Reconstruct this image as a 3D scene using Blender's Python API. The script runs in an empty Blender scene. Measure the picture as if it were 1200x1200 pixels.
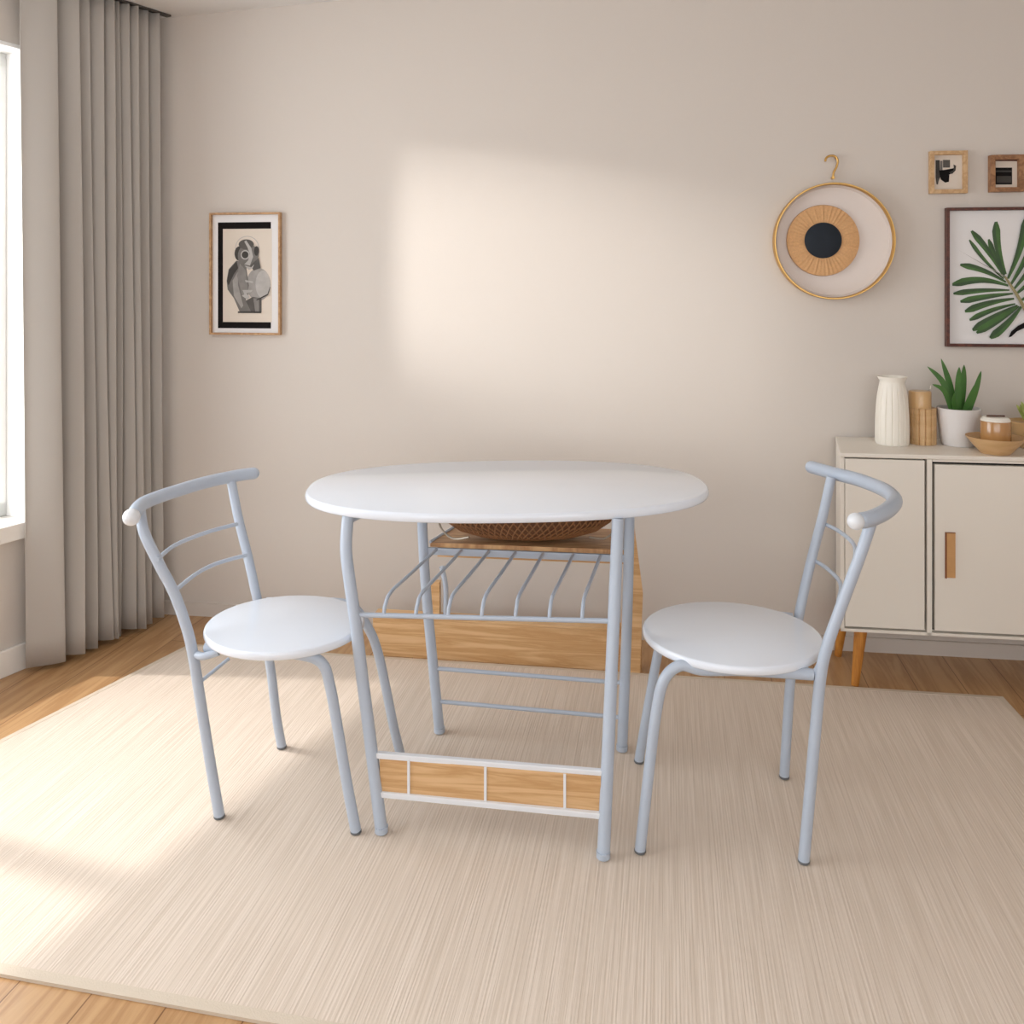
import bpy, bmesh, math, random
from mathutils import Vector, Matrix
random.seed(7)
C = bpy.context.scene.collection
PI = math.pi
CAMZ = 1.3; HOR = 330.0; F = 1000.0          # eye height, horizon row, focal length (for reading sizes off the photo)

def P(px, py, D):                             # point at distance D
    return Vector(((px-600)/F*D, D, CAMZ-(py-HOR)/F*D))
def PZ(px, py, z):                            # point at height z
    D = (CAMZ-z)*F/(py-HOR)
    return Vector(((px-600)/F*D, D, z))

# ------------------------------------------------------------------ materials
def srgb(r, g, b):
    f = lambda c: (c/255/12.92) if c/255 <= .04045 else ((c/255+.055)/1.055)**2.4
    return (f(r), f(g), f(b), 1)
def new_mat(name):
    m = bpy.data.materials.new(name); m.use_nodes = True
    nt = m.node_tree
    return m, nt, nt.nodes['Principled BSDF']
def mat(name, col, rough=.5, metal=0, coat=0, bump=0, bscale=60, var=0, spec=.5):
    m, nt, b = new_mat(name)
    b.inputs['Base Color'].default_value = srgb(*col)
    b.inputs['Roughness'].default_value = rough
    b.inputs['Metallic'].default_value = metal
    b.inputs['Coat Weight'].default_value = coat
    b.inputs['Coat Roughness'].default_value = .08
    b.inputs['Specular IOR Level'].default_value = spec
    if bump or var:
        tc = nt.nodes.new('ShaderNodeTexCoord'); n = nt.nodes.new('ShaderNodeTexNoise')
        n.inputs['Scale'].default_value = bscale; n.inputs['Detail'].default_value = 4
        nt.links.new(tc.outputs['Object'], n.inputs['Vector'])
        if bump:
            bp = nt.nodes.new('ShaderNodeBump'); bp.inputs['Strength'].default_value = bump
            bp.inputs['Distance'].default_value = .002
            nt.links.new(n.outputs['Fac'], bp.inputs['Height']); nt.links.new(bp.outputs['Normal'], b.inputs['Normal'])
        if var:
            mx = nt.nodes.new('ShaderNodeMix'); mx.data_type = 'RGBA'
            mx.inputs[6].default_value = srgb(*[max(0, c*(1-var)) for c in col]); mx.inputs[7].default_value = srgb(*[min(255, c*(1+var)) for c in col])
            nt.links.new(n.outputs['Fac'], mx.inputs[0]); nt.links.new(mx.outputs[2], b.inputs['Base Color'])
    return m
def wood(name, light, dark, scale=(1, 12, 12), rot=(0, 0, 0), rough=.45, ring=3.0, seams=None, coat=0):
    """grain runs along the local X axis of the (rotated) object space"""
    m, nt, b = new_mat(name)
    L = nt.links.new
    tc = nt.nodes.new('ShaderNodeTexCoord')
    mp0 = nt.nodes.new('ShaderNodeMapping'); mp0.inputs['Rotation'].default_value = rot
    L(tc.outputs['Object'], mp0.inputs['Vector'])
    mp = nt.nodes.new('ShaderNodeMapping'); mp.inputs['Scale'].default_value = scale
    L(mp0.outputs['Vector'], mp.inputs['Vector'])
    n = nt.nodes.new('ShaderNodeTexNoise'); n.inputs['Scale'].default_value = ring; n.inputs['Detail'].default_value = 8
    n.inputs['Roughness'].default_value = .6; n.inputs['Distortion'].default_value = .6
    L(mp.outputs['Vector'], n.inputs['Vector'])
    wv = nt.nodes.new('ShaderNodeMath'); wv.operation = 'MULTIPLY'; wv.inputs[1].default_value = 22
    L(n.outputs['Fac'], wv.inputs[0])
    sn = nt.nodes.new('ShaderNodeMath'); sn.operation = 'SINE'; L(wv.outputs[0], sn.inputs[0])
    sc = nt.nodes.new('ShaderNodeMapRange'); sc.inputs[1].default_value = -1; L(sn.outputs[0], sc.inputs[0])
    pw = nt.nodes.new('ShaderNodeMath'); pw.operation = 'POWER'; pw.inputs[1].default_value = .55; L(sc.outputs[0], pw.inputs[0])
    mx = nt.nodes.new('ShaderNodeMix'); mx.data_type = 'RGBA'
    mx.inputs[6].default_value = srgb(*dark); mx.inputs[7].default_value = srgb(*light)
    L(pw.outputs[0], mx.inputs[0]); out = mx.outputs[2]
    if seams:
        br = nt.nodes.new('ShaderNodeTexBrick')
        br.inputs['Color1'].default_value = (1, 1, 1, 1); br.inputs['Color2'].default_value = (.82, .8, .78, 1)
        br.inputs['Mortar'].default_value = (.42, .34, .28, 1)
        br.inputs['Scale'].default_value = 1; br.inputs['Brick Width'].default_value = seams[0]; br.inputs['Row Height'].default_value = seams[1]
        br.inputs['Mortar Size'].default_value = .0016; br.inputs['Mortar Smooth'].default_value = .2
        L(mp0.outputs['Vector'], br.inputs['Vector'])
        m2 = nt.nodes.new('ShaderNodeMix'); m2.data_type = 'RGBA'; m2.blend_type = 'MULTIPLY'; m2.inputs[0].default_value = 1
        L(out, m2.inputs[6]); L(br.outputs['Color'], m2.inputs[7]); out = m2.outputs[2]
    L(out, b.inputs['Base Color'])
    b.inputs['Roughness'].default_value = rough; b.inputs['Coat Weight'].default_value = coat
    return m

M = {}
M['wall'] = mat('wall_paint', (209, 201, 193), .85, bump=.15, bscale=220)
M['ceil'] = mat('ceiling_paint', (226, 224, 222), .9)
M['trimwhite'] = mat('white_trim', (236, 232, 226), .45)
M['reveal'] = mat('window_white', (244, 244, 242), .4)
M['rail'] = mat('powder_coat', (180, 191, 206), .38, coat=.15, spec=.45)
M['railwhite'] = mat('white_coat', (226, 229, 234), .35)
M['capwhite'] = mat('white_cap', (222, 226, 231), .3)
M['top'] = mat('white_laminate', (230, 237, 247), .12, coat=.2)
M['rubber'] = mat('grey_rubber', (105, 108, 112), .6)
M['pine'] = wood('pine', (220, 182, 136), (194, 150, 100), (1.0, 1, 18), ring=1.5)
M['pineshelf'] = wood('pine_shelf', (206, 164, 118), (164, 120, 80), (2, 30, 1), rough=.5, ring=2)
M['floor'] = wood('oak_floor', (200, 160, 115), (178, 136, 92), (.8, 9, 9), rot=(0, 0, -math.radians(79)), rough=.32, ring=2, seams=(1.4, .15), coat=.1)
M['cab'] = mat('cabinet_lacquer', (230, 224, 214), .5)
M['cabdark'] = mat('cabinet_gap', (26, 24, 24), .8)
M['legwood'] = wood('oiled_oak_leg', (206, 142, 62), (178, 114, 44), (8, 8, 1), ring=3)
M['handle'] = mat('tan_leather', (196, 150, 98), .5, var=.06, bscale=40)
M['handleedge'] = mat('handle_edge', (130, 78, 44), .5)
M['gold'] = mat('brushed_brass', (206, 164, 96), .32, metal=.85)
M['framewood'] = wood('frame_oak', (196, 156, 112), (168, 126, 84), (6, 6, 6), ring=5)
M['frametan'] = wood('frame_tan', (206, 172, 130), (184, 146, 102), (6, 6, 6), ring=5)
M['framebrown'] = wood('frame_brown', (164, 120, 82), (128, 88, 56), (6, 6, 6), ring=5)
M['framered'] = wood('frame_mahogany', (98, 52, 38), (70, 36, 28), (6, 6, 6), ring=5, rough=.35)
M['matwhite'] = mat('mat_white', (226, 224, 224), .35, coat=.3)
M['paper'] = mat('paper_cream', (216, 204, 190), .5)
M['ink'] = mat('ink_black', (22, 19, 19), .8, spec=.15)
for g in (60, 90, 118, 140, 165, 190): M['g%d' % g] = mat('grey_wash_%d' % g, (g*.9+4, g*.9, g*.9-4), .7, var=.12, bscale=35)
M['disc'] = mat('pale_enamel', (214, 202, 194), .35, coat=.2)
M['weave'] = mat('tan_fibre', (206, 160, 112), .7, bump=.4, bscale=150, var=.1)
M['navy'] = mat('dark_slate', (36, 42, 50), .6, var=.15, bscale=25, spec=.2)
M['vase'] = mat('cream_ceramic', (236, 231, 220), .45)
M['tan'] = mat('tan_ceramic', (206, 168, 118), .35, coat=.4)
M['tanwood'] = wood('turned_wood', (208, 172, 126), (198, 160, 112), (3, 3, 12), ring=2)
M['pot'] = mat('white_pot', (220, 216, 214), .55)
M['soil'] = mat('potting_soil', (62, 46, 34), .95, bump=.8, bscale=90)
M['leaf'] = mat('succulent_leaf', (64, 106, 46), .4, var=.28, bscale=16)
M['leafprint'] = mat('leaf_print', (62, 98, 46), .5, var=.25, bscale=22)
M['leafprint2'] = mat('leaf_print_dark', (52, 78, 46), .5, var=.2, bscale=22)
M['stem'] = mat('stem_print', (150, 140, 100), .5)
M['succulent'] = mat('pale_succulent', (150, 160, 84), .4, var=.25, bscale=60)
M['amber'] = mat('amber_glaze', (180, 134, 84), .18, coat=.6)
M['wicker'] = mat('dark_wicker', (142, 98, 62), .6, bump=.5, bscale=180, var=.2)
M['wire'] = mat('steel_wire', (190, 180, 165), .3, metal=.8)
M['track'] = mat('curtain_track', (70, 66, 62), .5)
M['outside'] = mat('exterior_wall', (200, 200, 200), .8)

def curtain_mat():
    m, nt, b = new_mat('curtain_linen')
    L = nt.links.new
    b.inputs['Roughness'].default_value = .9
    tc = nt.nodes.new('ShaderNodeTexCoord'); mp = nt.nodes.new('ShaderNodeMapping'); mp.inputs['Scale'].default_value = (1, 1, .25)
    n = nt.nodes.new('ShaderNodeTexNoise'); n.inputs['Scale'].default_value = 500
    L(tc.outputs['Object'], mp.inputs[0]); L(mp.outputs[0], n.inputs[0])
    bp = nt.nodes.new('ShaderNodeBump'); bp.inputs['Strength'].default_value = .12; bp.inputs['Distance'].default_value = .001
    L(n.outputs['Fac'], bp.inputs['Height']); L(bp.outputs[0], b.inputs['Normal'])
    b.inputs['Base Color'].default_value = srgb(186, 180, 173)
    b.inputs['Sheen Weight'].default_value = .15
    tr = nt.nodes.new('ShaderNodeBsdfTranslucent'); tr.inputs[0].default_value = srgb(190, 182, 172)
    mx = nt.nodes.new('ShaderNodeMixShader'); mx.inputs[0].default_value = .12
    out = nt.nodes['Material Output']
    L(b.outputs[0], mx.inputs[1]); L(tr.outputs[0], mx.inputs[2]); L(mx.outputs[0], out.inputs[0])
    return m
M['curtain'] = curtain_mat()
def glass_mat():
    m, nt, b = new_mat('window_glass'); L = nt.links.new
    tr = nt.nodes.new('ShaderNodeBsdfTransparent'); gl = nt.nodes.new('ShaderNodeBsdfGlossy'); gl.inputs['Roughness'].default_value = .02
    mx = nt.nodes.new('ShaderNodeMixShader')
    mx.inputs[0].default_value = .05; L(tr.outputs[0], mx.inputs[1]); L(gl.outputs[0], mx.inputs[2]); L(mx.outputs[0], nt.nodes['Material Output'].inputs[0])
    return m
M['glass'] = glass_mat()
RUG_ANG = math.atan2(.18, 1)                  # rib direction, turned from +Y towards +X
def rug_mat():
    m, nt, b = new_mat('ribbed_rug'); L = nt.links.new
    tc = nt.nodes.new('ShaderNodeTexCoord'); mp0 = nt.nodes.new('ShaderNodeMapping'); mp0.inputs['Rotation'].default_value = (0, 0, RUG_ANG)
    L(tc.outputs['Object'], mp0.inputs[0])
    # fine threads: noise stretched along the ribs
    mp = nt.nodes.new('ShaderNodeMapping'); mp.inputs['Scale'].default_value = (210, 3.0, 1); L(mp0.outputs[0], mp.inputs[0])
    n = nt.nodes.new('ShaderNodeTexNoise'); n.inputs['Scale'].default_value = 1; n.inputs['Detail'].default_value = 3; L(mp.outputs[0], n.inputs[0])
    mpb = nt.nodes.new('ShaderNodeMapping'); mpb.inputs['Scale'].default_value = (22, 1.1, 1); L(mp0.outputs[0], mpb.inputs[0])
    n2 = nt.nodes.new('ShaderNodeTexNoise'); n2.inputs['Scale'].default_value = 1; n2.inputs['Detail'].default_value = 5; L(mpb.outputs[0], n2.inputs[0])
    wv = nt.nodes.new('ShaderNodeTexWave'); wv.inputs['Scale'].default_value = 48; wv.inputs['Distortion'].default_value = .8; wv.inputs['Detail'].default_value = 2
    wv.bands_direction = 'X'; L(mp0.outputs[0], wv.inputs[0])
    r1 = nt.nodes.new('ShaderNodeMapRange'); r1.inputs[1].default_value = .38; r1.inputs[2].default_value = .62; L(n.outputs['Fac'], r1.inputs[0])
    r2 = nt.nodes.new('ShaderNodeMapRange'); r2.inputs[1].default_value = .3; r2.inputs[2].default_value = .7; L(n2.outputs['Fac'], r2.inputs[0])
    a = nt.nodes.new('ShaderNodeMath'); a.operation = 'MULTIPLY'; a.inputs[1].default_value = .55; L(r1.outputs[0], a.inputs[0])
    c = nt.nodes.new('ShaderNodeMath'); c.operation = 'MULTIPLY_ADD'; c.inputs[1].default_value = .16; L(r2.outputs[0], c.inputs[0]); L(a.outputs[0], c.inputs[2])
    d = nt.nodes.new('ShaderNodeMath'); d.operation = 'MULTIPLY_ADD'; d.inputs[1].default_value = .2; L(wv.outputs['Fac'], d.inputs[0]); L(c.outputs[0], d.inputs[2])
    mx = nt.nodes.new('ShaderNodeMix'); mx.data_type = 'RGBA'
    mx.inputs[6].default_value = srgb(203, 187, 170); mx.inputs[7].default_value = srgb(226, 212, 198)
    L(d.outputs[0], mx.inputs[0]); L(mx.outputs[2], b.inputs['Base Color'])
    bp = nt.nodes.new('ShaderNodeBump'); bp.inputs['Strength'].default_value = .45; bp.inputs['Distance'].default_value = .002
    L(d.outputs[0], bp.inputs['Height']); L(bp.outputs[0], b.inputs['Normal'])
    b.inputs['Roughness'].default_value = .95
    return m
M['rug'] = rug_mat()
M['rugedge'] = mat('rug_binding', (206, 192, 174), .9, bump=.4, bscale=300)

# ------------------------------------------------------------------ helpers
def link(name, bm, m, parent=None, origin=None, smooth=False, bevel=0, kind=None, rot=None):
    bmesh.ops.recalc_face_normals(bm, faces=bm.faces[:])
    if origin is not None: bmesh.ops.translate(bm, verts=bm.verts[:], vec=-Vector(origin))
    me = bpy.data.meshes.new(name); bm.to_mesh(me); bm.free()
    o = bpy.data.objects.new(name, me); C.objects.link(o)
    for x in (m if isinstance(m, (list, tuple)) else [m]): me.materials.append(M[x] if isinstance(x, str) else x)
    if smooth:
        for p in me.polygons: p.use_smooth = True
        if smooth != 'all':
            mod = o.modifiers.new('es', 'EDGE_SPLIT'); mod.split_angle = math.radians(40)
    if bevel:
        mod = o.modifiers.new('bv', 'BEVEL'); mod.width = bevel; mod.segments = 2; mod.limit_method = 'ANGLE'
    if origin is not None and parent is None: o.location = origin
    if parent is not None: o.parent = parent
    if kind: o['kind'] = kind
    return o
def empty(name, loc, label, cat, rz=0, group=None):
    o = bpy.data.objects.new(name, None); C.objects.link(o); o.location = loc; o.rotation_euler = (0, 0, rz)
    o.empty_display_size = .1
    return tag(o, label, cat, group)
def tag(o, label, cat, group=None):
    o['label'] = label; o['category'] = cat
    if group: o['group'] = group
    return o
def box(bm, a, b, M4=None, mi=0):
    a, b = Vector(a), Vector(b); vs = []
    for x in (a.x, b.x):
        for y in (a.y, b.y):
            for z in (a.z, b.z):
                v = Vector((x, y, z)); vs.append(bm.verts.new(M4 @ v if M4 else v))
    for f in ((0, 1, 3, 2), (4, 6, 7, 5), (0, 4, 5, 1), (2, 3, 7, 6), (0, 2, 6, 4), (1, 5, 7, 3)):
        bm.faces.new([vs[i] for i in f]).material_index = mi
    return bm
def spline(pts, n=8):
    pts = [Vector(p) for p in pts]
    if len(pts) < 3: return pts
    out = []
    for i in range(len(pts)-1):
        p0 = pts[max(i-1, 0)]; p1 = pts[i]; p2 = pts[i+1]; p3 = pts[min(i+2, len(pts)-1)]
        for k in range(n):
            t = k/n
            out.append(.5*((2*p1)+(p2-p0)*t+(2*p0-5*p1+4*p2-p3)*t*t+(-p0+3*p1-3*p2+p3)*t**3))
    out.append(pts[-1]); return out
def tube(bm, pts, r, seg=14, smooth=True, radii=None, cap=True):
    pts = spline(pts) if smooth else [Vector(p) for p in pts]
    n = len(pts); up = None; rings = []
    for i, p in enumerate(pts):
        t = (pts[min(i+1, n-1)]-pts[max(i-1, 0)]).normalized()
        if up is None:
            up = Vector((0, 0, 1)) if abs(t.z) < .9 else Vector((1, 0, 0))
        s = t.cross(up).normalized(); up = s.cross(t).normalized()
        rr = r if radii is None else radii(i/(n-1))
        rings.append([bm.verts.new(p+rr*(math.cos(2*PI*k/seg)*s+math.sin(2*PI*k/seg)*up)) for k in range(seg)])
    for a, b in zip(rings, rings[1:]):
        for k in range(seg): bm.faces.new((a[k], a[(k+1) % seg], b[(k+1) % seg], b[k]))
    if cap: bm.faces.new(rings[0][::-1]); bm.faces.new(rings[-1])
    return bm
def rtube(bm, pts, r, seg=16):                 # tube with rounded ends
    q = spline(pts, 12); L = sum((b-a).length for a, b in zip(q, q[1:]))
    def rad(t):
        d = min(t, 1-t)*L
        return r if d >= r else max(.15*r, r*math.sqrt(max(0, 1-(1-d/r)**2)))
    # resample with end refinement
    res = []; cum = [0]
    for a, b in zip(q, q[1:]): cum.append(cum[-1]+(b-a).length)
    ts = [0, .08*r, .2*r, .4*r, .7*r, r]; body = [r+(L-2*r)*k/30 for k in range(1, 30)]
    ts = ts+body+[L-x for x in ts[::-1]]
    for t in ts:
        j = 0
        while j < len(cum)-2 and cum[j+1] < t: j += 1
        seglen = max(1e-9, cum[j+1]-cum[j]); res.append(q[j].lerp(q[j+1], (t-cum[j])/seglen))
    idx = [0]
    def radi(_):
        t = ts[idx[0]]; idx[0] += 1; return rad(t/L)
    return tube(bm, res, r, seg, smooth=False, radii=radi)
def lathe(bm, prof, seg=40, c=(0, 0, 0), flute=0, nfl=0, fz=None, sx=1, sy=1):
    rings = []
    c = Vector(c)
    for (r, z) in prof:
        ring = []
        for k in range(seg):
            a = 2*PI*k/seg; rr = r
            if flute and (fz is None or fz[0] <= z <= fz[1]): rr = r*(1-flute*(abs(math.sin(nfl*a/2))**.6 <.45))
            ring.append(bm.verts.new(c+Vector((rr*math.cos(a)*sx, rr*math.sin(a)*sy, z))))
        rings.append(ring)
    for a, b in zip(rings, rings[1:]):
        for k in range(seg): bm.faces.new((a[k], a[(k+1) % seg], b[(k+1) % seg], b[k]))
    if prof[0][0] > 1e-5: bm.faces.new(rings[0][::-1])
    if prof[-1][0] > 1e-5: bm.faces.new(rings[-1])
    bmesh.ops.remove_doubles(bm, verts=bm.verts[:], dist=1e-6)
    return bm
def slab(bm, outline, z0, z1, rnd):            # rounded-edge slab from a 2D outline (list of Vector2-like)
    n = len(outline); c = Vector((sum(p[0] for p in outline)/n, sum(p[1] for p in outline)/n))
    h = z1-z0; levels = []
    for k in range(9):
        a = -PI/2+PI*k/8
        levels.append(((z0+z1)/2+math.sin(a)*h/2, rnd*(1-math.cos(a))))
    rings = []
    for z, ins in levels:
        ring = []
        for i, p in enumerate(outline):
            a = Vector(outline[i-1]); b = Vector(outline[(i+1) % n]); t = (b-a).normalized(); nn = Vector((-t.y, t.x))
            ring.append(bm.verts.new((p[0]+nn.x*ins, p[1]+nn.y*ins, z)))
        rings.append(ring)
    for a, b in zip(rings, rings[1:]):
        for k in range(n): bm.faces.new((a[k], a[(k+1) % n], b[(k+1) % n], b[k]))
    bm.faces.new(rings[0][::-1]); bm.faces.new(rings[-1])
    return bm
def superellipse(cx, cy, a, b, n, th, N=120):
    out = []
    for k in range(N):
        t = 2*PI*k/N; ct, st = math.cos(t), math.sin(t)
        x = a*math.copysign(abs(ct)**(2/n), ct); y = b*math.copysign(abs(st)**(2/n), st)
        out.append((cx+x*math.cos(th)-y*math.sin(th), cy+x*math.sin(th)+y*math.cos(th)))
    return out

# ------------------------------------------------------------------ the room
def yb(x): return 3.166-.13*x                 # back wall line
WANG = math.atan(-.13)
def LW(s, o=0, z=0):                          # left wall: s metres of depth from the corner, o into the room
    n = Vector((.895, -.446, 0))
    return Vector((-1.407-.498*s, 3.349-s, z))+n*o
def cz(x): return 2.33+.055*(x+1.407)
FY = -1.1; RX = 2.5
SL_END = 3.349-FY
cornL = LW(SL_END); cornB = Vector((-1.407, 3.349, 0)); cornR = Vector((RX, yb(RX), 0)); cornF = Vector((RX, FY, 0))
T = .12
def wallpiece(bm, a, b, za, zb, n, th=T):
    """vertical slab between ground points a,b; (za,zb) bottom and top (top may be a pair); thickness outwards along n"""
    zt = zb if isinstance(zb, tuple) else (zb, zb); n = Vector(n)
    q = [Vector((a.x, a.y, za)), Vector((b.x, b.y, za)), Vector((b.x, b.y, zt[1])), Vector((a.x, a.y, zt[0]))]
    v = [bm.verts.new(p) for p in q]+[bm.verts.new(p+n*th) for p in q]
    for f in ((0, 1, 2, 3), (4, 7, 6, 5), (0, 4, 5, 1), (1, 5, 6, 2), (2, 6, 7, 3), (3, 7, 4, 0)): bm.faces.new([v[i] for i in f])
# floor
bm = bmesh.new()
fl = [cornL, cornF, cornR, cornB]; ex = [Vector((-.2, -.15, 0)), Vector((.15, -.15, 0)), Vector((.15, .15, 0)), Vector((-.2, .15, 0))]
lo = [bm.verts.new((p+e)+Vector((0, 0, -.1))) for p, e in zip(fl, ex)]; hi = [bm.verts.new(p+e) for p, e in zip(fl, ex)]
bm.faces.new(lo[::-1]); bm.faces.new(hi)
for k in range(4): bm.faces.new((lo[k], lo[(k+1) % 4], hi[(k+1) % 4], hi[k]))
link('floor', bm, 'floor', kind='structure')
bm = bmesh.new()
lo = [bm.verts.new(Vector((p.x+e.x, p.y+e.y, cz(p.x+e.x)))) for p, e in zip(fl, ex)]; hi = [bm.verts.new(v.co+Vector((0, 0, .1))) for v in lo]
bm.faces.new(lo[::-1]); bm.faces.new(hi)
for k in range(4): bm.faces.new((lo[k], lo[(k+1) % 4], hi[(k+1) % 4], hi[k]))
link('ceiling', bm, 'ceil', kind='structure')
NB = Vector((.129, .9916, 0))
bm = bmesh.new(); wallpiece(bm, cornB, cornR, 0, (cz(cornB.x), cz(cornR.x)), NB); link('wall_back', bm, 'wall', kind='structure')
bm = bmesh.new(); wallpiece(bm, cornR, cornF, 0, cz(RX), (1, 0, 0)); link('wall_right', bm, 'wall', kind='structure')
# left wall with the big window opening
S0, S1, ZS, ZH = .462, 3.0, .50, 2.09
NL = Vector((-.895, .446, 0))
bm = bmesh.new()
def lwp(s0, s1, z0, z1=None):
    a, b = LW(s0), LW(s1)
    wallpiece(bm, a, b, z0, (cz(a.x), cz(b.x)) if z1 is None else z1, NL)
lwp(0, S0, 0); lwp(S1, SL_END, 0); lwp(S0, S1, 0, ZS-.03); lwp(S0, S1, ZH)
link('wall_left', bm, 'wall', kind='structure')
# front wall (behind the camera) with a wide opening added for soft fill
bm = bmesh.new(); NF = Vector((0, -1, 0))
WX0, WX1, WZ0, WZ1 = -1.9, 1.9, .7, 2.1
def fwp(x0, x1, z0, z1=None): wallpiece(bm, Vector((x0, FY, 0)), Vector((x1, FY, 0)), z0, (cz(x0), cz(x1)) if z1 is None else z1, NF)
fwp(cornL.x, WX0, 0); fwp(WX1, RX, 0); fwp(WX0, WX1, 0, WZ0); fwp(WX0, WX1, WZ1)
link('wall_front', bm, 'wall', kind='structure')
# window 1: frame, reveal lining, glass, sill
W1 = bpy.data.objects.new('window_1', None); C.objects.link(W1); W1['kind'] = 'structure'
W1.location = LW((S0+S1)/2, 0, ZS)
bm = bmesh.new()
def lbox(s0, s1, o0, o1, z0, z1):
    q = [LW(s0, o0, z0), LW(s1, o0, z0), LW(s1, o1, z0), LW(s0, o1, z0)]
    v = [bm.verts.new(p) for p in q]+[bm.verts.new(p+Vector((0, 0, z1-z0))) for p in q]
    for f in ((3, 2, 1, 0), (4, 5, 6, 7), (0, 1, 5, 4), (1, 2, 6, 5), (2, 3, 7, 6), (3, 0, 4, 7)): bm.faces.new([v[i] for i in f])
lining = []
lbox(S0-.002, S0+.012, -T, .004, ZS, ZH); lbox(S1-.012, S1+.002, -T, .004, ZS, ZH); lbox(S0, S1, -T, .004, ZH-.012, ZH+.002)
link('window_lining', bm, 'reveal', W1, W1.location, bevel=.002)
bm = bmesh.new()
for s in (S0+.012, 1.12, 1.7, 2.35, S1-.057): lbox(s, s+.045, -T-.02, -T+.025, ZS, ZH-.012)
lbox(S0+.012, S1-.012, -T-.02, -T+.025, ZS, ZS+.05); lbox(S0+.012, S1-.012, -T-.02, -T+.025, ZH-.06, ZH-.012)
link('window_frame', bm, 'reveal', W1, W1.location, bevel=.003)
bm = bmesh.new(); lbox(S0+.03, S1-.03, -T+.001, -T+.006, ZS+.03, ZH-.03); link('window_glass', bm, 'glass', W1, W1.location)
bm = bmesh.new(); lbox(S0-.03, S1+.03, -T, .035, ZS-.055, ZS); link('window_sill', bm, 'trimwhite', W1, W1.location, bevel=.004)
W2 = bpy.data.objects.new('fill_window', None); C.objects.link(W2); W2['kind'] = 'structure'; W2.location = (0, FY, WZ0)  # unseen window, added behind the camera to let fill light in
bm = bmesh.new()
for x in (WX0, -.66, .6, WX1-.06): box(bm, (x, FY-.1, WZ0), (x+.06, FY-.04, WZ1))
for z in (WZ0, WZ1-.06): box(bm, (WX0, FY-.1, z), (WX1, FY-.04, z+.06))
link('window_frame', bm, 'reveal', W2, W2.location)
bm = bmesh.new(); box(bm, (WX0, FY-.075, WZ0), (WX1, FY-.07, WZ1)); link('window_glass', bm, 'glass', W2, W2.location)
# baseboards
bm = bmesh.new(); lbox(.0, SL_END, 0, .014, 0, .088); link('baseboard_left', bm, 'trimwhite', kind='structure', bevel=.003)
bm = bmesh.new()
wallpiece(bm, cornB+Vector((.012, 0, 0)), cornR, 0, .05, -NB, .01); link('baseboard_back', bm, 'wall', kind='structure')

# ------------------------------------------------------------------ curtain and its track
bm = bmesh.new()
NS, NZ = 420, 26; SA, SB = .52, .045; rows = []
folds = [0, .225, .352, .446, .543, .61, .67, .74, .803, .92, 1.0]
for j in range(NZ+1):
    tz = j/NZ; row = []
    for i in range(NS+1):
        u = i/NS
        k = 0
        while k < len(folds)-2 and folds[k+1] < u: k += 1
        v = (u-folds[k])/(folds[k+1]-folds[k])
        # asymmetric pleat: slow rise, steep return
        sm = lambda q: q*q*(3-2*q)
        w = (.25*v/.8+.75*sm(v/.8)) if v < .8 else 1-sm((v-.8)/.2)
        amp = (.062+.012*math.sin(k*2.1))*(.75+.35*(1-tz))
        o = .052+amp*w
        s = SA+(SB-SA)*u + .010*math.sin(2*PI*v)*.3 + .012*math.sin(k*1.7+tz*3)*(1-tz)*u*(1-u)*4
        s -= .02*(1-tz)*(1-u)
        o += .006*math.sin(3*tz+k)*(1-tz)
        zt = cz(LW(s, o).x)-.010; zb = .018+.006*math.sin(k*2.3)
        row.append(bm.verts.new(LW(s, o, zb+(zt-zb)*tz)))
    rows.append(row)
for a, b in zip(rows, rows[1:]):
    for i in range(NS): bm.faces.new((a[i], a[i+1], b[i+1], b[i]))
cu = empty('curtain', LW(.28, .06, .02), 'floor-length grey linen curtain hanging in pleats beside the window in the corner', 'curtain')
o = link('drape', bm, 'curtain', cu, cu.location, smooth='all')
md = o.modifiers.new('s', 'SOLIDIFY'); md.thickness = .0025
bm = bmesh.new()
def rail_pts(o, z): return LW(.0, o, z), LW(SA+2.4, o, z)
a, b = rail_pts(.085, cz(-1.5)-.02)
for q0, q1 in ((a, b),):
    d = (q1-q0); n = Vector((.895, -.446, 0))*.012
    vs = []
    for p, top in ((q0, cz(q0.x)-.001), (q1, cz(q1.x)-.001)):
        for off in (-n, n):
            for z in (top-.007, top): vs.append(bm.verts.new(Vector((p.x+off.x, p.y+off.y, z))))
    for f in ((0, 1, 3, 2), (4, 6, 7, 5), (0, 4, 5, 1), (2, 3, 7, 6), (0, 2, 6, 4), (1, 5, 7, 3)): bm.faces.new([vs[i] for i in f])
o = link('curtain_track', bm, 'track', origin=LW(.3, .085, 2.32)); tag(o, 'slim dark curtain track on the ceiling above the grey drape', 'curtain track')

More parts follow.
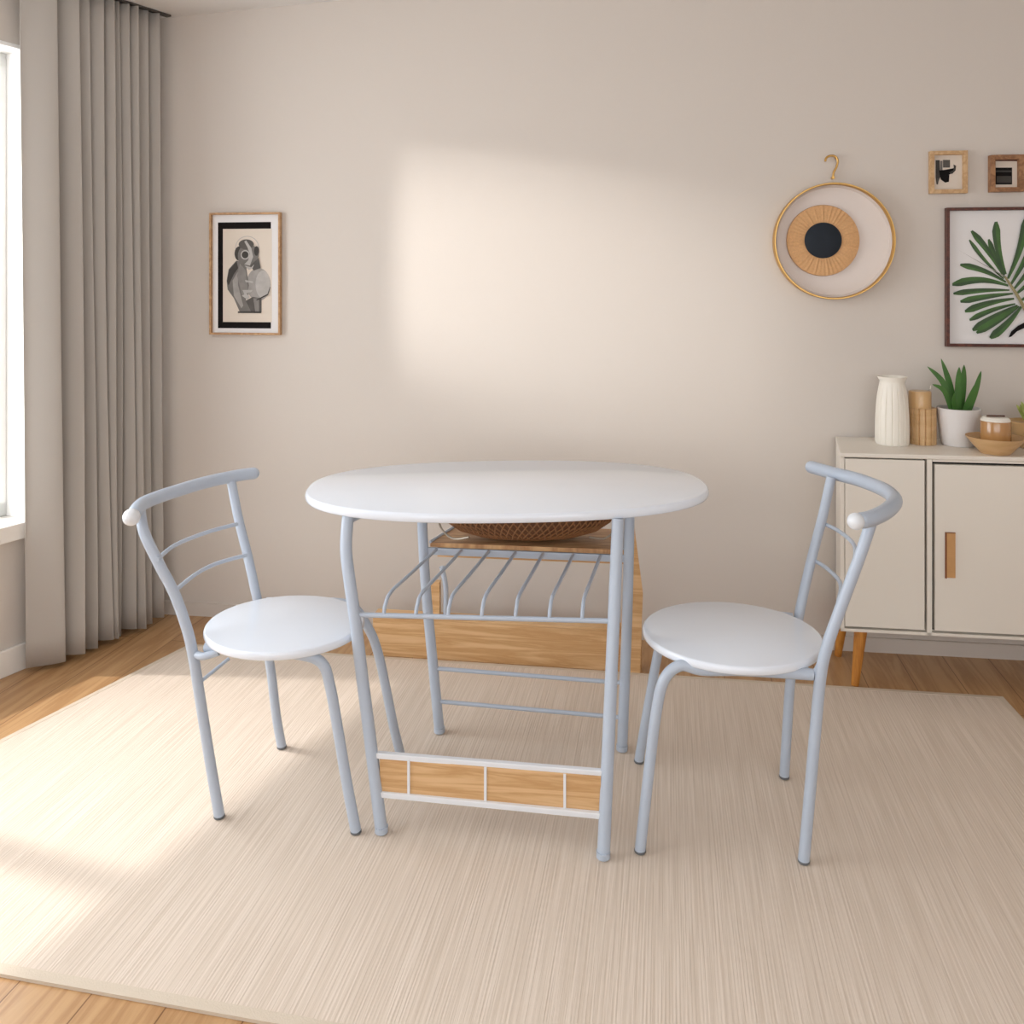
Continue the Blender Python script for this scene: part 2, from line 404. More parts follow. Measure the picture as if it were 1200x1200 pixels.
# ------------------------------------------------------------------ rug
RC = [Vector((-1.151, 3.045)), Vector((1.53, 2.66)), Vector((1.335, 1.145)), Vector((-1.75, 1.75))]
def inset_poly(pts, d):
    out = []; n = len(pts); c = sum((p for p in pts), Vector((0, 0)))/n
    for i, p in enumerate(pts):
        a = (pts[i-1]-p).normalized(); b = (pts[(i+1) % n]-p).normalized(); k = (a+b).normalized()
        out.append(p+k*d/max(.3, math.sqrt((1-a.dot(b))/2)))
    return out
rg = empty('area_rug', (0, 2.1, 0), 'large beige ribbed rug with pale bound edge under the dining set', 'rug')
bm = bmesh.new(); inn = inset_poly(RC, .016)
v0 = [bm.verts.new((p.x, p.y, .0005)) for p in inn]; v1 = [bm.verts.new((p.x, p.y, .008)) for p in inn]
bm.faces.new(v0); bm.faces.new(v1)
for k in range(4): bm.faces.new((v0[k], v0[(k+1) % 4], v1[(k+1) % 4], v1[k]))
link('rug_field', bm, 'rug', rg, rg.location)
bm = bmesh.new(); inn2 = inset_poly(RC, .02)
for k in range(4):
    a, b, c, d = RC[k], RC[(k+1) % 4], inn2[(k+1) % 4], inn2[k]
    lo = [bm.verts.new((p.x, p.y, .0004)) for p in (a, b, c, d)]; hi = [bm.verts.new((p.x, p.y, z)) for p, z in ((a, .007), (b, .007), (c, .0088), (d, .0088))]
    bm.faces.new(lo[::-1]); bm.faces.new(hi)
    for i in range(4): bm.faces.new((lo[i], lo[(i+1) % 4], hi[(i+1) % 4], hi[i]))
link('rug_binding', bm, 'rugedge', rg, rg.location)
G = .0085                                       # rug surface

# ------------------------------------------------------------------ dining table
tb = empty('dining_table', (0, 2.25, G), 'oval white dining table on blue-grey tubular legs with rack and wooden foot panel', 'table')
O = tb.location
bm = slab(bmesh.new(), superellipse(-.0095, 2.323, .541, .305, 2.37, .0613, 160), .727, .75, .007)
link('tabletop', bm, 'top', tb, O, smooth=True)
legs = {
 'NL': [P(408, 608, 2.10), P(405.5, 640, 2.08), P(408.5, 672, 2.06), P(416.5, 728, 2.04), P(424, 790, 2.03), P(433, 860, 2.015), Vector((-.306, 2.0, G+.004))],
 'NR': [P(724, 612, 2.06), P(722, 660, 2.04), P(719, 730, 2.01), P(713, 870, 1.95), Vector((.2046, 1.912, G+.004))],
 'FL': [P(493, 600, 2.47), P(496, 640, 2.465), P(500, 700, 2.46), P(508, 785, 2.45), Vector((-.2077, 2.444, G+.004))],
 'FR': [P(738, 600, 2.40), P(737, 640, 2.395), P(735, 720, 2.38), P(732, 800, 2.36), Vector((.303, 2.35, G+.004))]}
for k in legs:
    q = legs[k]; q[0].z = .7275
    bm = tube(bmesh.new(), q, .0145, 18)
    lg = link('leg', bm, 'rail', tb, O, smooth=True)
    f = q[-1]; bm = lathe(bmesh.new(), [(.0, G+.0), (.0125, G+.0), (.0158, G+.003), (.0158, G+.016), (.0, G+.016)], 20, (f.x, f.y, 0))
    link('foot_cap', bm, 'rail', lg, O, smooth=True)
def on_leg(k, z):
    q = spline(legs[k])
    for a, b in zip(q, q[1:]):
        if (a.z-z)*(b.z-z) <= 0 and a.z != b.z: return a.lerp(b, (z-a.z)/(b.z-a.z))
    return q[-1]
# bottle rack
f0, f1 = on_leg('NL', .503), on_leg('NR', .500); r0, r1 = on_leg('FL', .523), on_leg('FR', .523)
link('front_rack_rail', tube(bmesh.new(), [f0, f1], .006, 12), 'rail', tb, O, smooth=True)
bm = bmesh.new()
dv = (r1-r0).normalized(); nn = Vector((-dv.y, dv.x, 0))
Mx = Matrix.Translation(r0) @ Matrix(((dv.x, nn.x, 0, 0), (dv.y, nn.y, 0, 0), (dv.z, 0, 1, 0), (0, 0, 0, 1)))
box(bm, (0, -.005, -.010), ((r1-r0).length, .005, .010), Mx)
link('rear_rack_rail', bm, 'rail', tb, O, bevel=.002)
fx = [450, 487, 525, 565, 604, 644, 682]; rx = [512, 541, 573, 604, 636, 671, 704]
for a, b in zip(fx, rx):
    def at(p0, p1, px):                       # where the rail crosses that column
        best = None
        for i in range(201):
            q = p0.lerp(p1, i/200); e = abs(600+1000*q.x/q.y-px)
            if best is None or e < best[0]: best = (e, q)
        return best[1]
    A, B = at(f0, f1, a), at(r0, r1, b)
    pts = [A+Vector((0, 0, .004)), A+Vector((.002, .008, .022)), A.lerp(B, .12)+Vector((0, 0, .036)), A.lerp(B, .5)+Vector((0, 0, .022)), B+Vector((0, -.004, .006))]
    link('rack_bar', tube(bmesh.new(), pts, .0046, 10), 'rail', tb, O, smooth=True)
# wooden shelf under the back of the top
sh = [r0+dv*.02+Vector((0, 0, .012)), r1-dv*.012+Vector((0, 0, .012))]
depth = .20
bm = bmesh.new(); Ls = (sh[1]-sh[0]).length; Mx = Matrix.Translation(sh[0]) @ Matrix(((dv.x, nn.x, 0, 0), (dv.y, nn.y, 0, 0), (0, 0, 1, 0), (0, 0, 0, 1)))
v = []
for z in (0, .012):
    for p in ((0, 0), (Ls, 0), (Ls, depth), (.05, depth)): v.append(bm.verts.new(Mx @ Vector((p[0], p[1], z))))
for f in ((3, 2, 1, 0), (4, 5, 6, 7), (0, 1, 5, 4), (1, 2, 6, 5), (2, 3, 7, 6), (3, 0, 4, 7)): bm.faces.new([v[i] for i in f])
link('shelf_board', bm, 'pineshelf', tb, O)
bm = bmesh.new(); box(bm, (.02, .006, -.030), (Ls, .018, -.0005), Mx); link('shelf_apron', bm, 'pine', tb, O)
for sx in (.05, Ls-.004):
    bm = bmesh.new(); p0 = Mx @ Vector((sx, depth, .014)); tube(bm, [Mx @ Vector((sx if sx > .1 else 0.0, .0, .014)), p0], .004, 8); link('shelf_side_rod', bm, 'rail', tb, O, smooth=True)
# side rails joining front and back legs under the top
for a, b in (('NL', 'FL'), ('NR', 'FR')):
    A, B = on_leg(a, .712), on_leg(b, .712)
    link('top_side_rail', tube(bmesh.new(), [A, B], .009, 12), 'rail', tb, O, smooth=True)
# rear crossbars
for z in (.190, .097):
    link('rear_crossbar', tube(bmesh.new(), [on_leg('FL', z), on_leg('FR', z)], .0058, 12), 'rail', tb, O, smooth=True)
# foot panel
def frame_from(A, B):
    d = (B-A).normalized(); n = Vector((-d.y, d.x, 0)).normalized()
    return Matrix.Translation(A) @ Matrix(((d.x, n.x, 0, 0), (d.y, n.y, 0, 0), (d.z, 0, 1, 0), (0, 0, 0, 1))), (B-A).length
for z in (.186, .098):
    A, B = on_leg('NL', z), on_leg('NR', z-.002); Mx, L_ = frame_from(A, B)
    bm = bmesh.new(); box(bm, (.008, -.007, -.0065), (L_-.008, .007, .0065), Mx); link('foot_rail', bm, 'railwhite', tb, O, bevel=.002)
A, B = on_leg('NL', .142), on_leg('NR', .140); Mx, L_ = frame_from(A, B)
fp = bmesh.new(); box(fp, (.014, -.003, -.040), (L_-.012, .005, .040), Mx)
fpo = link('foot_panel', fp, 'pine', tb, O)
for px in (479.5, 569, 662):
    best = min(range(400), key=lambda i: abs(600+1000*(A.lerp(B, i/400)).x/(A.lerp(B, i/400)).y-px)); t = best/400*L_
    bm = bmesh.new(); box(bm, (t-.003, -.006, -.040), (t+.003, -.003, .040), Mx); link('divider_strip', bm, 'railwhite', fpo, O)

# ------------------------------------------------------------------ wicker bowl on the shelf
bc = Vector((.048, 2.50, .5482)); ZB = bc.z
bw = empty('wicker_bowl', bc, 'brown wicker bowl with a wire rim on the shelf beneath the tabletop', 'bowl')
bw.location = bc
bm = bmesh.new()
def bprof(t): # t 0..1
    return (.08+.16*math.sin(t*PI/2), .004+.075*(1-math.cos(t*PI/2)))
def bpt(a, t, dr=0):
    r, z = bprof(t); return Vector(((r+dr)*math.cos(a)*1.05, (r*.42+dr)*math.sin(a)*.95, z+.002))
for k in range(70):
    for sgn in (1, -1):
        a0 = 2*PI*k/70
        tube(bm, [bpt(a0+sgn*.35*t, t, .001*sgn) for t in (0, .25, .5, .75, 1)], .0022, 5, smooth=False)
link('bowl_weave', bm, 'wicker', bw, smooth=True)
bm = bmesh.new()
rings = [[bm.verts.new(bpt(2*PI*k/60, t, -.003)) for k in range(60)] for t in (0, .2, .4, .6, .8, 1)]
for a, b in zip(rings, rings[1:]):
    for k in range(60): bm.faces.new((a[k], a[(k+1) % 60], b[(k+1) % 60], b[k]))
bm.faces.new(rings[0])
o = link('bowl_lining', bm, mat('wicker_lining', (104, 68, 42), .7, bump=.5, bscale=120), bw, smooth=True)
bm = bmesh.new(); tube(bm, [bpt(2*PI*k/60, 0, 0)-Vector((0, 0, .0)) for k in range(61)], .004, 8, smooth=False); link('bowl_base_ring', bm, 'wicker', bw, smooth=True)
bm = bmesh.new(); tube(bm, [bpt(2*PI*k/60, 1, .002) for k in range(61)], .004, 8, smooth=False, cap=False); link('wire_rim', bm, 'wire', bw, smooth=True)
for sg, wx in ((-1, .265), (1, .262)):
    bm = bmesh.new(); y0 = -.07
    tube(bm, [Vector((sg*.17, y0-.02, .030)), Vector((sg*.215, y0, .020)), Vector((sg*.25, y0+.02, .042)), Vector((sg*.262, y0+.05, .075)), Vector((sg*.245, y0+.06, .083))], .003, 8)
    link('wire_handle', bm, 'wire', bw, smooth=True)

# ------------------------------------------------------------------ low wooden stand behind the table
Dl, Dr = 2.97, 2.835
a = P(437, 0, Dl); b = P(752, 0, Dr); a.z = b.z = 0
ws = empty('wooden_bench', (a+b)/2, 'low pale pine bench panel standing behind the table with an upright post', 'bench')
O2 = ws.location; Mx, L_ = frame_from(a, b)
bm = bmesh.new(); box(bm, (0, 0, 0), (L_, .016, .132), Mx); link('front_board', bm, 'pine', ws, O2, bevel=.001)
bm = bmesh.new(); box(bm, (0, 0, .1325), (L_, .06, .140), Mx); link('top_board', bm, 'pine', ws, O2, bevel=.001)
bm = bmesh.new(); box(bm, (0, .044, .0), (L_, .060, .132), Mx); link('back_board', bm, 'pine', ws, O2)
bm = bmesh.new()
v = []
for y in (-.018, -.002):
    for x, z in ((L_-.075, 0), (L_-.006, .0), (L_+.004, .27), (L_-.026, .50), (L_-.052, .50)): v.append(bm.verts.new(Mx @ Vector((x, y, z))))
bm.faces.new(v[:5][::-1]); bm.faces.new(v[5:])
for k in range(5): bm.faces.new((v[k], v[(k+1) % 5], v[5+(k+1) % 5], v[5+k]))
link('upright_post', bm, 'legwood' if False else 'pine', ws, O2)
bm = bmesh.new(); box(bm, (.20, .02, .1405), (.232, .045, .258), Mx); link('short_post', bm, 'pine', ws, O2)
bm = bmesh.new(); tube(bm, [Mx @ Vector((.252, .03, .1405)), Mx @ Vector((.252, .03, .24)), Mx @ Vector((.238, .03, .31))], .009, 10); link('bracket', bm, 'rail', ws, O2, smooth=True)

# ------------------------------------------------------------------ chairs
def chair(label, sc_, srx, sry, sth, rail, ends, rails_r, uprights, rungs, fronts, braces, brackets):
    loc = Vector((sc_[0], sc_[1], G))
    t = empty('bistro_chair', loc, label, 'chair', group='bistro chairs at the oval table')
    o = slab(bmesh.new(), superellipse(sc_[0], sc_[1], srx, sry, 2.0, sth, 96), .432, .452, .006)
    bm = o; link('seat', bm, 'top', t, loc, smooth=True)
    # ring under the seat
    bm = bmesh.new(); tube(bm, [Vector((p[0], p[1], .427)) for p in superellipse(sc_[0], sc_[1], srx*.8, sry*.8, 2, sth, 48)+superellipse(sc_[0], sc_[1], srx*.8, sry*.8, 2, sth, 48)[:1]], .006, 8, smooth=False, cap=False)
    link('seat_ring', bm, 'rail', t, loc, smooth=True)
    tr = link('top_rail', rtube(bmesh.new(), rail, rails_r, 18), 'rail', t, loc, smooth=True)
    for (p, r, m) in ends:
        bm = bmesh.new(); bmesh.ops.create_uvsphere(bm, u_segments=20, v_segments=12, radius=r, matrix=Matrix.Translation(p))
        link('end_cap', bm, m, tr, loc, smooth='all')
    def foot(lg, f):
        bm = lathe(bmesh.new(), [(.0, G+0), (.0115, G+.0), (.0132, G+.002), (.0132, G+.006), (0, G+.006)], 16, (f.x, f.y, 0)); link('rubber_foot', bm, 'rubber', lg, loc, smooth=True)
    for u in uprights:
        lg = link('back_leg', tube(bmesh.new(), u, .0125, 16, radii=lambda q: .0125), 'rail', t, loc, smooth=True); foot(lg, u[-1])
    for u in fronts:
        lg = link('front_leg', tube(bmesh.new(), u, .0125, 16), 'rail', t, loc, smooth=True); foot(lg, u[-1])
    for r in rungs: link('backrest_rung', tube(bmesh.new(), r, .0052, 10), 'rail', t, loc, smooth=True)
    for r in braces: link('brace', tube(bmesh.new(), r, .0045, 10), 'rail', t, loc, smooth=True)
    for r in brackets: link('bracket', tube(bmesh.new(), r, .009, 12), 'rail', t, loc, smooth=True)
    return t
FZ = G+.005
V = Vector
# left chair
zl = .757
rail = [PZ(156, 604, zl), PZ(165, 592, zl), PZ(180, 584.5, zl), PZ(205, 576, zl), PZ(242, 565, zl), PZ(280, 557, zl), PZ(304, 554, zl)]
near = [P(164, 596, 2.065), P(169, 624, 2.045), P(186, 660, 2.04), P(205, 697, 2.045), P(220, 740, 2.045), P(227, 772, 2.045), P(234, 815, 2.05), P(245, 885, 2.055), V((-.7055, 2.057, FZ))]
far = [P(271, 564, 2.37), P(280, 610, 2.36), P(290, 650, 2.35), P(301, 700, 2.34), P(311, 748, 2.345), P(318, 790, 2.35), P(324, 840, 2.36), V((-.638, 2.364, FZ))]
chair('white round-seat bistro chair with blue-grey tube frame left of the table, beside the curtain', (-.566, 2.13), .196, .182, -.15, rail,
      [(PZ(154, 606, zl), .0195, 'capwhite')], .0165, [near, far],
      [[PZ(184, 656, .64), PZ(205, 639, .64), PZ(242, 624, .64), PZ(278, 614, .64)], [PZ(204, 693, .56), PZ(230, 672.5, .56), PZ(255, 660, .56), PZ(289, 650.5, .56)]],
      [[V((-.735, 2.05, .422)), V((-.60, 2.02, .428)), V((-.49, 2.0, .425)), P(378, 778, 2.0), P(387, 805, 2.0), P(396, 855, 2.0), P(406, 915, 2.0), V((-.366, 2.0, FZ))],
       [V((-.67, 2.33, .425)), V((-.56, 2.32, .428)), V((-.44, 2.31, .424)), P(432, 737, 2.3), P(443, 765, 2.3), P(452, 805, 2.3), P(461, 850, 2.305), V((-.30, 2.31, FZ))]],
      [[P(236, 798, 2.05), P(268, 772, 2.12)]],
      [[P(229, 766, 2.045), P(238, 769, 2.03), P(256, 764, 2.03)], [P(306, 716, 2.34), V((-.665, 2.30, .425)), V((-.63, 2.27, .427))]])
# right chair
zr = .78
rail = [PZ(946, 546, zr), PZ(978, 555, zr), PZ(1007, 562.5, zr), PZ(1036, 574, zr), PZ(1048.5, 586, zr), PZ(1040, 598, zr), PZ(1021, 607.5, zr), PZ(1003, 611, zr)]
near = [P(1024, 602, 1.895), P(1010, 645, 1.89), P(986, 710, 1.89), P(970, 755, 1.89), P(962, 790, 1.89), P(956, 850, 1.893), P(949, 930, 1.896), V((.649, 1.898, FZ))]
far = [P(974, 560, 2.29), P(964, 605, 2.27), P(951, 655, 2.25), P(938, 712, 2.225), P(931, 755, 2.22), P(926, 800, 2.22), P(922, 860, 2.22), V((.709, 2.222, FZ))]
chair('white round-seat bistro chair with curved blue-grey back right of the table, before the sideboard', (.532, 2.07), .213, .196, -.12, rail,
      [(PZ(1003, 611, zr), .0185, 'capwhite')], .0175, [near, far],
      [[PZ(964, 613, .655), PZ(984, 623, .655), PZ(1001, 639, .655), V((.783, 1.95, .655)), V((.762, 1.892, .655))],
       [PZ(951, 655, .563), PZ(969, 666, .563), PZ(985, 684, .563), V((.745, 1.95, .563)), V((.726, 1.892, .563))]],
      [[V((.67, 1.90, .425)), V((.52, 1.915, .428)), V((.43, 1.925, .424)), P(797, 780, 1.93), P(778, 797, 1.93), P(769, 835, 1.93), P(762, 890, 1.932), V((.290, 1.932, FZ))],
       [V((.73, 2.22, .425)), V((.60, 2.25, .428)), V((.48, 2.28, .424)), V((.425, 2.29, .405)), V((.398, 2.292, .33)), V((.368, 2.293, .17)), V((.341, 2.293, FZ))]],
      [],
      [[P(966, 768, 1.89), P(955, 789, 1.90), P(935, 780, 1.93)], [P(935, 730, 2.22), V((.70, 2.19, .425)), V((.66, 2.16, .427))]])

# ------------------------------------------------------------------ sideboard
fx0 = V((1.047, 2.72, 0)); dx = V((math.cos(WANG), math.sin(WANG), 0))
sb = empty('sideboard', fx0, 'cream sideboard with dark-edged doors on tapered wooden legs against the back wall', 'sideboard', rz=WANG)
CW, CD, Z0, Z1 = 1.22, .295, .186, .755
def sbx(name, parts, m, par=None, bevel=.0015, mats=None):
    bm = bmesh.new()
    for a, b in parts: box(bm, a, b)
    if name in ('carcass', 'top_board'):
        for v in bm.verts:
            if v.co.x < .02: v.co.x += .19*v.co.y
    return link(name, bm, m, par or sb, bevel=bevel)
doors = [(.018, .252), (.288, .742), (.778, 1.202)]
fr = []
d1t, d1b = .728, .201; d2t, d2b = .716, .201
ZB_ = Z1-.0142
body = [((0, .02, Z0), (.012, CD, ZB_)), ((CW-.012, .02, Z0), (CW, CD, ZB_)), ((0, .02, Z0), (CW, CD, Z0+.012)), ((.08, CD-.01, Z0), (CW, CD, ZB_))]
sbx('carcass', body+[((0, .0, Z0), (CW, .02, Z0+.009)), ((0, 0, Z0), (.012, .02, Z1-.0142)), ((.262, 0, Z0), (.277, .02, Z1-.0142)), ((.752, 0, Z0), (.767, .02, Z1-.0142)), ((CW-.012, 0, Z0), (CW, .02, Z1-.0142))], 'cab', bevel=0)
sbx('top_board', [((-.002, -.004, Z1-.014), (CW+.004, CD, Z1))], 'cab', bevel=.003)
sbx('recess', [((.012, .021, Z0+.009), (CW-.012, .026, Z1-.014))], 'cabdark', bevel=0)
for i, (x0, x1) in enumerate(((.0145, .2545), (.2855, .744), (.7755, CW-.017))):
    zt = Z1-.0185 if i == 0 else Z1-.030
    dr = sbx('door', [((x0, -.001, Z0+.0165), (x1, .018, zt))], 'cab', bevel=.0012)
    if i:
        # header strip above the wider doors
        hx = .316 if i == 1 else 1.12
        h0 = V((.045, 0, 0))
        hx = x0+.033
        h = sbx('handle', [((hx, -.006, .372), (hx+.026, -.0012, .512))], 'handle', dr, bevel=.001)
        sbx('handle_edge', [((hx-.004, -.0068, .370), (hx, -.0012, .514)), ((hx, -.0068, .512), (hx+.026, -.0012, .514))], 'handleedge', h, bevel=0)
sbx('header_strip', [((.279, .0, Z1-.0215), (CW-.012, .018, Z1-.0145))], 'cab', bevel=0)
for (lx, ly, sx, sy) in ((.075, .045, -.022, -.01), (CW-.075, .045, .022, -.01), (.075, CD-.05, -.022, .01), (CW-.075, CD-.05, .022, .01)):
    bm = tube(bmesh.new(), [(lx, ly, Z0-.0005), (lx+sx, ly+sy, .0006)], .02, 18, smooth=False, radii=lambda t: .0205-.0085*t)
    link('leg', bm, 'legwood', sb, smooth=True)
# things on the sideboard
def onsb(px, py): return PZ(px, py, Z1+.0006)
p = onsb(1045.5, 520); s = p.y/1000
vz = empty('ceramic_vase', p, 'tall cream fluted vase with flared lip at the left end of the sideboard', 'vase')
bm = lathe(bmesh.new(), [(.0, 0), (17.5*s, 0), (18.6*s, .006), (18.8*s, .05), (18.3*s, .10), (17.2*s, .15), (15.2*s, .185), (14*s, .203), (13.6*s, .211), (15.8*s, .222), (16.2*s, .2262), (15*s, .2262), (12.8*s, .212), (13*s, .19), (15*s, .12), (15*s, .02), (0, .015)], 144, flute=.05, nfl=16, fz=(.003, .2))
link('vase_body', bm, 'vase', vz, smooth=True)
p = onsb(1081, 519.5)+V((0, .0, 0)); s = p.y/1000
cn = empty('tan_canister', p, 'two-tiered glossy tan canister with fluted base right of the cream vase', 'canister')
bm = lathe(bmesh.new(), [(0, 0), (15*s, 0), (15*s, 41*s), (14.6*s, 42*s), (0, 42*s)], 112, flute=.10, nfl=14)
link('canister_base', bm, 'tanwood', cn, smooth=True)
bm = lathe(bmesh.new(), [(0, 42.1*s), (12.3*s, 42.1*s), (12.3*s, 60*s), (11.5*s, 61.5*s), (0, 62*s)], 40, c=(-3*s, 0, 0))
ld = link('canister_lid', bm, 'tan', cn, smooth=True)
bm = tube(bmesh.new(), [V((5*s, 0, 61*s)), V((8.5*s, 0, 63*s)), V((10*s, 0, 67*s))], .0016, 8); link('lid_hook', bm, 'wire', ld, smooth=True)
# potted snake plant
p = onsb(1123.5, 521.3); s = p.y/1000
pp = empty('potted_aloe', p, 'spiky green aloe in a plain white pot on the sideboard', 'plant')
bm = lathe(bmesh.new(), [(0, 0), (17*s, 0), (18.5*s, .004), (20.5*s, 15*s), (22.6*s, 30*s), (23.6*s, 43.5*s), (22.6*s, 43.7*s), (21.5*s, 38*s), (0, 37.5*s)], 56)
pt = link('pot', bm, 'pot', pp, smooth=True)
bm = lathe(bmesh.new(), [(0, 37.7*s), (21.3*s, 38.1*s), (0, 39*s)], 40); link('soil', bm, 'soil', pt, smooth=True)
def blade(base, mid, tip, w, th=.004):
    bm = bmesh.new(); pts = spline([base, mid, tip], 10); n = len(pts); rows = []
    ax = (tip-base).normalized()
    for i, q in enumerate(pts):
        t = i/(n-1); d = (pts[min(i+1, n-1)]-pts[max(i-1, 0)]).normalized()
        side = d.cross(V((0, 1, 0))).normalized(); nr = side.cross(d).normalized()
        ww = w*.8*(.6+1.0*t-.2*t*t)*(1-t**1.9)+.0004; tt = th*(1-t)+.0006
        rows.append([bm.verts.new(q+side*ww*.5+nr*tt*-.6), bm.verts.new(q+nr*tt*.5), bm.verts.new(q-side*ww*.5+nr*tt*-.6), bm.verts.new(q-nr*tt*.9)])
    for a, b in zip(rows, rows[1:]):
        for k in range(4): bm.faces.new((a[k], a[(k+1) % 4], b[(k+1) % 4], b[k]))
    bm.faces.new(rows[0]); bm.faces.new(rows[-1][::-1]); return bm
def bl(tip, mid, base, w, dy):
    f = lambda q, y: V(((q[0]-1123.5)*s, y, (521.3-q[1])*s))
    link('leaf', blade(f(base, dy*.3), f(mid, dy*.7), f(tip, dy), w*s), 'leaf', pp, smooth=True)
for a in (((1090, 430), (1108, 450), (1117, 486), 11, .02), ((1089, 449.5), (1104, 458), (1115, 486), 9, -.02), ((1108, 421), (1116, 450), (1121, 486), 12, .03),
          ((1124, 430), (1123, 450), (1122, 486), 13, .0), ((1133.5, 428), (1131, 450), (1126, 486), 13, .02), ((1147.5, 434), (1141, 458), (1132, 486), 12, -.012),
          ((1136, 438), (1133, 460), (1129, 486), 8, .04), ((1113, 459), (1113.5, 470), (1119, 486), 8, -.03), ((1139, 446), (1133, 465), (1126, 486), 11, -.03), ((1118, 436), (1119, 460), (1121, 486), 8, .045)): bl(*a)
# wooden bowl and the jar standing in it
p = onsb(1166.5, 531); s = p.y/1000
wb = tag(link('wooden_bowl', lathe(bmesh.new(), [(0, 0), (15.5*s, 0), (16.5*s, 1*s), (31*s, 18*s), (31.5*s, 19.5*s), (30*s, 19*s), (16*s, 4*s), (0, 3.5*s)], 12 if False else 56), 'tanwood', smooth=True),
    'shallow flared wooden bowl holding a small amber jar on the sideboard', 'bowl'); wb.location = p
cj = empty('amber_jar', p+V((0, 0, 3.8*s)), 'small amber glazed jar with a pale lid set in the flared bowl', 'jar')
bm = lathe(bmesh.new(), [(0, 0), (14.5*s, 0), (16.5*s, 3*s), (16.5*s, 33*s), (16*s, 34*s), (0, 34*s)], 10)
link('jar_body', bm, 'amber', cj, smooth=True)
bm = lathe(bmesh.new(), [(0, 34.1*s), (15.5*s, 34.1*s), (15.5*s, 36*s), (13*s, 38.5*s), (0, 39*s)], 36); jl = link('jar_lid', bm, 'vase', cj, smooth=True)
bm = tube(bmesh.new(), [V((-11*s, -.004, 40.2*s)), V((10*s, -.004, 39.8*s))], .0025, 8, smooth=False); link('lid_handle', bm, 'framered', jl, smooth=True)
# small succulent in a brown bowl at the frame's edge
p = onsb(1211, 524.5); s = p.y/1000
sp = empty('potted_succulent', p, 'small pale green succulent in a brown bowl at the right edge, beyond the wooden bowl', 'plant')
bm = lathe(bmesh.new(), [(0, 0), (15*s, 0), (22*s, 10*s), (27*s, 30*s), (26*s, 31*s), (24*s, 28*s), (0, 27*s)], 44); link('pot', bm, 'tan', sp, smooth=True)
for k in range(17):
    a = 2.4*k; r = (5+ (k % 4)*5)*s; base = V((r*.4*math.cos(a), r*.4*math.sin(a), 27*s)); tip = V((r*1.25*math.cos(a), r*1.25*math.sin(a), (58-(k % 4)*5)*s))
    link('leaf', blade(base, base.lerp(tip, .5)+V((0, 0, .003)), tip, 9*s, .005), 'succulent', sp, smooth=True)

# ------------------------------------------------------------------ wall art
def wallD(px): return 3.166/(1+.13*(px-600)/1000)
def wloc(px, py):                             # point on the back wall
    D = wallD(px); return P(px, py, D)
def flat(name, shapes, parent, ctr, y0):
    """prints lying on the picture, in wall-plane metres around ctr: [(material, [(x,z)..])]"""
    bm = bmesh.new(); mats = []; lay = 0
    for m, pts in shapes:
        if m not in mats: mats.append(m)
        vs = [bm.verts.new((x, y0-.0002*lay, z)) for x, z in pts]; f = bm.faces.new(vs); f.material_index = mats.index(m); lay += 1
        if f.normal.y > 0: f.normal_flip()
    me = bpy.data.meshes.new(name)
    bm.to_mesh(me); bm.free(); o = bpy.data.objects.new(name, me); C.objects.link(o); o.parent = parent
    for m in mats: me.materials.append(M[m])
    return o
def ell(cx, cy, rx, ry, n=28, a0=0): return [(cx+rx*math.cos(2*PI*k/n+a0), cy+ry*math.sin(2*PI*k/n+a0)) for k in range(n)]
def pic(name, label, x0, y0, x1, y1, fw, depth, fm, backm):
    c = wloc((x0+x1)/2, (y0+y1)/2); w = (wloc(x1, y0)-wloc(x0, y0)).length; h = abs(y1-y0)/1000*c.y
    e = empty(name, c-NB*.0015, label, 'picture frame', rz=WANG)
    bm = bmesh.new(); d = depth
    X, Z = w/2, h/2
    for a, b in (((-X, -d, -Z), (-X+fw, 0, Z)), ((X-fw, -d, -Z), (X, 0, Z)), ((-X+fw, -d, Z-fw), (X-fw, 0, Z)), ((-X+fw, -d, -Z), (X-fw, 0, -Z+fw))): box(bm, a, b)
    link('frame', bm, fm, e, bevel=.0012)
    bm = bmesh.new(); box(bm, (-X+fw, -.006, -Z+fw), (X-fw, -.001, Z-fw)); link('mat_board', bm, backm, e)
    return e, w, h
